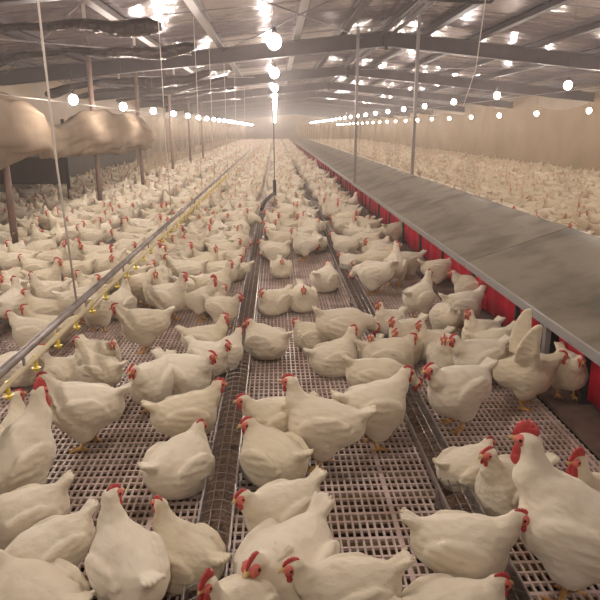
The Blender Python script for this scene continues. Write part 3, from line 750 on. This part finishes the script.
def settle(cx, cy, head, hdg, v, sc):      # nudge heading, size and spot so that body and head both sit where they should
    best = None
    for s_ in ((1,) if head is None else (.90, .95, 1, 1.05, 1.10)):
        S = sc*s_
        for dx in ((0,) if head is None else (-9, -6, -3, 0, 3, 6, 9)):
            for dy in ((0,) if head is None else (-8, -4, 0, 4, 8)):
                x, y = at(cx+dx, cy+dy, v['z']*S)
                for da in ((0,) if head is None else range(-60, 61, 6)):
                    a = math.radians(hdg+da); hx, hy, hz = v['hd']
                    c = 0
                    if head is not None:
                        p = proj((x+S*(hx*math.cos(a)-hy*math.sin(a)), y+S*(hx*math.sin(a)+hy*math.cos(a)), hz*S))
                        c = (p[0]-head[0])**2+(p[1]-head[1])**2+(da/12)**2+(dx/2)**2+(dy/2)**2+((s_-1)/.03)**2
                    if best is None or c < best[0]: best = (c, x, y, hdg+da, S)
    return best
for (cx, cy, head, hdg, pose, sc, lab) in T:
    v = POSES[pose]; err, x, y, hdg, sc = settle(cx, cy, head, hdg, v, sc*GS)
    if err > 120: print('POORFIT', round(err), lab)
    full = cy > 290
    zz = .026 if 'landing board' in lab else 0.0
    place(pose, x, y, hdg, sc, lab, full, z=zz)
NHAND = len(T)
# the rest of the flock: dart throwing with a minimum spacing, kept off troughs and clear slats
zones = [('left_litter', XL+.32, PX-.14, 6.0, .27), ('left_outer', PX+.14, -2.28, 4.0, .25), ('left_inner', -1.94, -1.26, 4.0, .25), ('left_lane', -1.10, -.42, 4.0, .24),
         ('centre', -.06, .53, 5.0, .25), ('right_lane', .90, 1.36, 4.9, .25), ('right_slats', 3.6, 9.5, 3.2, .29)]
poses_w = ['stand']*4+['alert']*6+['alertL', 'alertR', 'standL', 'standR', 'low', 'low', 'sit', 'sit', 'sit', 'situp', 'sitL', 'sitR', 'preen']
auto = []
cell = {}
def ok(x, y, d):
    i, j = int(math.floor(x/.5)), int(math.floor(y/.5))
    for a in (-1, 0, 1):
        for c in (-1, 0, 1):
            for (u, w) in cell.get((i+a, j+c), ()):
                if (u-x)**2+(w-y)**2 < d*d: return False
    return True
def put(x, y): cell.setdefault((int(math.floor(x/.5)), int(math.floor(y/.5))), []).append((x, y))
for p in BIRDS: put(*p)
for (nm, x0, x1, ystart, d) in zones:
    yend = 72
    n = int((x1-x0)*(yend-ystart)/(d*d)*7)
    for _ in range(n):
        x = random.uniform(x0, x1); y = ystart+(yend-ystart)*random.random()
        dd = d*(1 if y < 22 else 1.3)
        if not ok(x, y, dd): continue
        p = proj((x, y, .18))
        if p is None or p[0] < -25 or p[0] > 625: continue
        if p[1] > dict(centre=246, right_lane=275, left_lane=300, left_inner=305, left_outer=305).get(nm, 600): continue
        if -.42 < x < .18 and 10.3 < y < 12.2: continue
        put(x, y); auto.append((x, y, nm))
auto.sort(key=lambda t: math.hypot(t[0], t[1]))
NEAR = 300-NHAND
near, far = auto[:NEAR], auto[NEAR:]
zname = dict(left_litter='behind brown posts', left_outer='before brown posts', left_inner='left of water line',
             left_lane='right of water line', centre='in centre lane', right_lane='before red nests', right_slats='behind tan net')
byz = {}
for t in near: byz.setdefault(t[2], []).append(t)
facing = lambda a: ['facing right', 'facing away', 'facing left', 'facing viewer'][int(((a+45) % 360)//90)]
for nm, L in byz.items():
    L.sort(key=lambda t: t[1]); rowlen = 6 if nm in ('right_slats', 'left_litter') else 4
    for r in range(0, len(L), rowlen):
        row = sorted(L[r:r+rowlen])
        for k, (x, y, _) in enumerate(row):
            a = random.choice([0, 0, 180, 180, 180, 90, 270, 200, 160, 340, 20])+random.uniform(-25, 25)
            if nm == 'left_lane': a = random.choice([0, 0, 0, 180, 180, 270, 90])+random.uniform(-25, 25)
            if nm == 'right_lane': a = random.choice([180, 180, 180, 0, 90])+random.uniform(-25, 25)
            pose = random.choice(poses_w)
            po = {'low': 'feeding ', 'sit': 'sitting ', 'situp': 'sitting ', 'sitL': 'sitting ', 'sitR': 'sitting ', 'preen': 'preening '}.get(pose, 'standing ')
            lab = 'white hen %s%s, %s, %s from left in row %s' % ('', po.strip(), facing(a), ['first', 'second', 'third', 'fourth', 'fifth', 'sixth'][k], (['one', 'two', 'three', 'four', 'five', 'six', 'seven', 'eight', 'nine', 'ten', 'eleven', 'twelve', 'thirteen', 'fourteen', 'fifteen', 'sixteen', 'seventeen', 'eighteen', 'nineteen', 'twenty']+['twenty-one', 'twenty-two', 'twenty-three', 'twenty-four'])[min(23, r//rowlen)])
            lab = lab.replace('white hen sitting', 'sitting white hen').replace('white hen standing', 'standing white hen').replace('white hen preening', 'preening white hen').replace('white hen feeding', 'feeding white hen')
            lab = lab.split(', ')[0]+' '+lab.split(', ')[1]+' '+zname[nm]+', '+lab.split(', ')[2]
            place(pose, x, y, a, GS*random.uniform(.94, 1.08), lab, full=False, group='white hens of the flock')
# everything farther: one object
def lod(pose, h):
    v = POSES[pose]; V, Q = hen_mesh(v, h); mi = np.zeros(len(Q), int)
    Rh = rotZ(v['hy'])@rotY(v['hp']); hd = np.array(v['hd'])
    def blob(c, r, V, Q, mi, k):
        o = np.array([(1, 0, 0), (0, 1, 0), (-1, 0, 0), (0, -1, 0), (0, 0, 1), (0, 0, -1)])*np.array(r)+np.array(c); o = o@Rh.T+hd
        f = np.array([(0, 1, 4, 4), (1, 2, 4, 4), (2, 3, 4, 4), (3, 0, 4, 4), (1, 0, 5, 5), (2, 1, 5, 5), (3, 2, 5, 5), (0, 3, 5, 5)])+len(V)
        return np.vstack([V, o]), np.vstack([Q, f]), np.concatenate([mi, np.full(8, k)])
    V, Q, mi = blob((.018, 0, -.002), (.027, .030, .018), V, Q, mi, 1)
    V, Q, mi = blob((.006, 0, .028), (.024, .005, .012), V, Q, mi, 1)
    V, Q, mi = blob((.022, 0, -.026), (.009, .011, .014), V, Q, mi, 1)
    return V, Q, mi
lp = ['stand', 'alert', 'sit', 'low', 'alertL', 'alertR', 'situp']
LM = {k: lod(k, .019) for k in lp}; LF = {k: lod(k, .030) for k in lp}
VV, QQ, MM = [], [], []; off = 0
for (x, y, nm) in far:
    pose = random.choice(['stand', 'stand', 'alert', 'sit', 'low', 'alertL', 'alertR', 'situp'])
    V, Q, mi = (LM if y < 20 else LF)[pose]; a = random.uniform(0, 2*PI); s = GS*random.uniform(.92, 1.1)
    W = (V*s)@rotZ(a).T+np.array((x, y, 0)); VV.append(W); QQ.append(Q+off); MM.append(mi); off += len(V)
Vf, Qf, Mf = np.vstack(VV), np.vstack(QQ), np.concatenate(MM)
me = bpy.data.meshes.new('distant_flock'); 
tri = Qf[:, 2] == Qf[:, 3]
cnts = np.where(tri, 3, 4); ls = np.concatenate([[0], np.cumsum(cnts)[:-1]])
flat = Qf.ravel()[np.column_stack([np.ones((len(Qf), 3), bool), ~tri]).ravel()]
me.vertices.add(len(Vf)); me.vertices.foreach_set('co', Vf.astype(np.float32).ravel())
me.loops.add(len(flat)); me.loops.foreach_set('vertex_index', flat.astype(np.int32)); me.polygons.add(len(Qf))
me.polygons.foreach_set('loop_start', ls.astype(np.int32))
me.materials.append(M['feather']); me.materials.append(M['face']); me.polygons.foreach_set('material_index', Mf.astype(np.int32))
me.update(calc_edges=True); me.polygons.foreach_set('use_smooth', np.ones(len(Qf), dtype=bool))
tag(obj('distant_flock', me), 'dense distant flock of white hens filling the barn floor to the far end', 'hens', kind='stuff')
print('hand', NHAND, 'near', len(near), 'far', len(far), 'faces', len(Qf))

# ------------------------------------------------------------------ dusty air, world, colour
w = bpy.data.worlds.new('barn_air'); SC.world = w; w.use_nodes = True; n = w.node_tree.nodes; l = w.node_tree.links
n['Background'].inputs['Color'].default_value = (0, 0, 0, 1); n['Background'].inputs['Strength'].default_value = 0
vs = n.new('ShaderNodeVolumeScatter'); vs.inputs['Color'].default_value = (1, .93, .90, 1); vs.inputs['Density'].default_value = .0056; vs.inputs['Anisotropy'].default_value = .6
l.new(vs.outputs[0], n['World Output'].inputs['Volume'])
SC.cycles.max_bounces = 7; SC.cycles.diffuse_bounces = 4; SC.cycles.volume_bounces = 1; SC.cycles.transparent_max_bounces = 8
SC.cycles.use_denoising = True; SC.cycles.sample_clamp_indirect = 6
SC.view_settings.view_transform = 'Standard'; SC.view_settings.look = 'None'; SC.view_settings.gamma = 1
SC.view_settings.use_curve_mapping = False; SC.view_settings.exposure = 1.85
